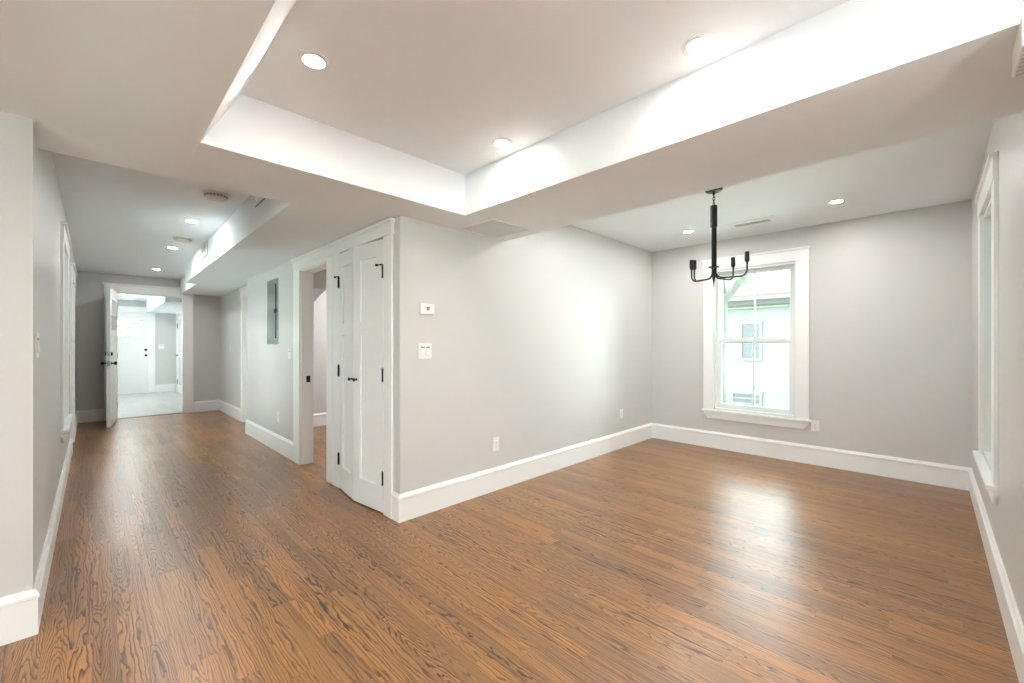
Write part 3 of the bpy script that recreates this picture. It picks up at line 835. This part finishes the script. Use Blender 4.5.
for a in range(4):
    cl.lathe([(0.004, 0), (0.006, 0.006), (0.003, 0.010)], 8, Matrix.Rotation(a * PI / 2 + PI / 4, 4, 'Z') @ Matrix.Translation((0.036, 0, -0.644)) @ Matrix.Rotation(PI / 2, 4, 'Y'))
cl.build('collar', M['black'], t, smooth=True)
ARM_R = 0.24
for deg in (-29.0, 26.0, 104.5, 111.5):
    # directions measured from the sight line's right-hand side
    ang = math.radians(deg) - PI / 4
    ca, sa = math.cos(ang), math.sin(ang)
    r0, rb = 0.015, 0.05
    P = [(r0, -0.312), (r0, -0.50), (r0, -0.685)]
    for k in range(1, 7):
        q = k / 6 * PI / 2
        P.append((r0 + rb * (1 - math.cos(q)), -0.685 - rb * math.sin(q)))
    P.append((ARM_R - rb, -0.735))
    for k in range(1, 7):
        q = k / 6 * PI / 2
        P.append((ARM_R - rb + rb * math.sin(q), -0.735 + rb * (1 - math.cos(q))))
    P.append((ARM_R, -0.62))
    am = MB(); am.tube([(r * ca, r * sa, z) for r, z in P], 0.0065, 10)
    ao = am.build('arm', M['black'], t, smooth=True)
    mt = Matrix.Translation((ARM_R * ca, ARM_R * sa, 0))
    MB().lathe([(0.009, -0.628), (0.017, -0.616), (0.017, -0.545), (0.016, -0.542), (0.016, -0.56)], 18, mt).build('socket', M['bronze'], ao, smooth=True)

# ================================================================== outdoors
gl = MB(); gl.box(-60, 80, -60, 90, -1.25, -1.20); tag(gl.build('yard_ground', M['bounce_ground']), 'unseen yard, made pale to bounce daylight indoors', 'yard', kind='structure')  # unseen ground, coloured pale to bounce daylight up to the ceilings
HX = 18.0
h = thing('neighbor_house', 'white clapboard house with a pink-grey shingle roof seen through the dining window', 'house', (HX, 4.0, -1.2))
wl = MB()
for i in range(38):
    z = i * 0.112
    wl.prism([(-0.014, z), (0.0, z + 0.114), (0.2, z + 0.114), (0.2, z)], 'y', -9, 7)
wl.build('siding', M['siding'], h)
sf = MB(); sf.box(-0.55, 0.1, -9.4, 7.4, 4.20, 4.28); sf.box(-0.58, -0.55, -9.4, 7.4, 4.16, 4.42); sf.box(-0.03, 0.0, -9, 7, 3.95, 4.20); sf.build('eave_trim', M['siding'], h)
gu = MB(); gu.tube([(-0.04, -9, 3.92), (-0.04, 7, 3.92)], 0.07, 8); gu.build('frieze', M['gutter'], h)
rf = MB()
for i in range(30):
    s0, s1 = i * 0.17, (i + 1) * 0.17
    ca, sa = math.cos(math.radians(37)), math.sin(math.radians(37))
    rf.prism([(-0.62 + s0 * ca, 4.36 + s0 * sa + 0.02), (-0.62 + s1 * ca, 4.36 + s1 * sa), (-0.62 + s1 * ca, 4.36 + s1 * sa - 0.05), (-0.62 + s0 * ca, 4.36 + s0 * sa - 0.05)], 'y', -9.5, 7.5)
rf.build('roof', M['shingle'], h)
def house_window(y, z0, z1, w):
    o = MB(); o.box(-0.06, 0.02, y - w / 2 - 0.09, y + w / 2 + 0.09, z0 - 0.09, z0); o.box(-0.06, 0.02, y - w / 2 - 0.12, y + w / 2 + 0.12, z1, z1 + 0.12)
    o.box(-0.06, 0.02, y - w / 2 - 0.09, y - w / 2, z0, z1); o.box(-0.06, 0.02, y + w / 2, y + w / 2 + 0.09, z0, z1)
    o.box(-0.05, 0.02, y - w / 2, y + w / 2, (z0 + z1) / 2 - 0.03, (z0 + z1) / 2 + 0.03)
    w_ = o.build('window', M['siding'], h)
    MB().box(-0.02, -0.008, y - w / 2, y + w / 2, z0, z1).build('pane', M['curtain'], w_)
house_window(0.93, 1.95, 3.27, 0.60); house_window(0.93 + 0.16, 0.22, 0.55, 0.92); house_window(3.4, 1.95, 3.27, 0.60); house_window(-2.2, 1.95, 3.27, 0.60)

def tree(label, x, y, hgt, r, branches, seed, leaves=260, crown=(1.4, 1.4, 1.0), lean=0.0):
    rnd = random.Random(seed)
    t = thing('tree', label, 'tree', (x, y, -1.2), group='trees outside')
    m = MB(); n = 10
    m.tube([(lean * i / n + 0.03 * math.sin(i * 1.3), 0.04 * math.cos(i * 1.7), hgt * i / n) for i in range(n + 1)], r, 12, taper=[r * (1 - 0.55 * i / n) for i in range(n + 1)])
    tips = []
    for z, dx, dy, dz, rr in branches:
        pts = [(lean * z / hgt + dx * q, dy * q, z + dz * (q ** 1.15)) for q in (0, 0.25, 0.5, 0.75, 1.0)]
        m.tube(pts, rr, 8, taper=[rr, rr * 0.9, rr * 0.78, rr * 0.6, rr * 0.35]); tips.append(Vector(pts[-1])); tips.append(Vector(pts[3]))
    m.build('trunk', M['bark'], t, smooth=True)
    tips.append(Vector((lean, 0, hgt)))
    lf = MB()
    for i in range(leaves):
        c0 = rnd.choice(tips)
        p = c0 + Vector((rnd.gauss(0, crown[0] * 0.4), rnd.gauss(0, crown[1] * 0.4), rnd.gauss(0, crown[2] * 0.35)))
        mt = Matrix.Translation(p) @ Matrix.Rotation(rnd.uniform(0, 6.28), 4, 'Z') @ Matrix.Rotation(rnd.uniform(-1.2, 1.2), 4, 'X')
        s = rnd.uniform(0.05, 0.11)
        vs = [lf.bm.verts.new(mt @ Vector(q)) for q in ((-s, 0, 0), (-s * .3, s * .5, 0.01), (s, 0, 0), (-s * .3, -s * .5, 0.01))]
        lf.bm.faces.new(vs)
    lf.build('foliage', M['leaf'], t, recalc=False)
    return t
tree('pale-barked tree with a rising branch at the left of the dining window', 9.0, 2.99, 5.6, 0.10, [(3.35, -0.05, -0.75, 0.95, 0.085), (4.2, 0.3, 0.9, 0.9, 0.06), (4.6, 0.5, -0.3, 0.9, 0.05)], 3)
tree('leafy green tree beyond the front door glass', 1.3, 18.6, 4.4, 0.12, [(2.3, -0.8, -0.5, 0.7, 0.05), (2.6, 0.6, 0.4, 0.6, 0.05), (3.0, -0.3, 0.6, 0.8, 0.05), (2.0, 0.9, -0.3, 0.7, 0.05)], 5, leaves=900, crown=(1.5, 1.5, 1.2))
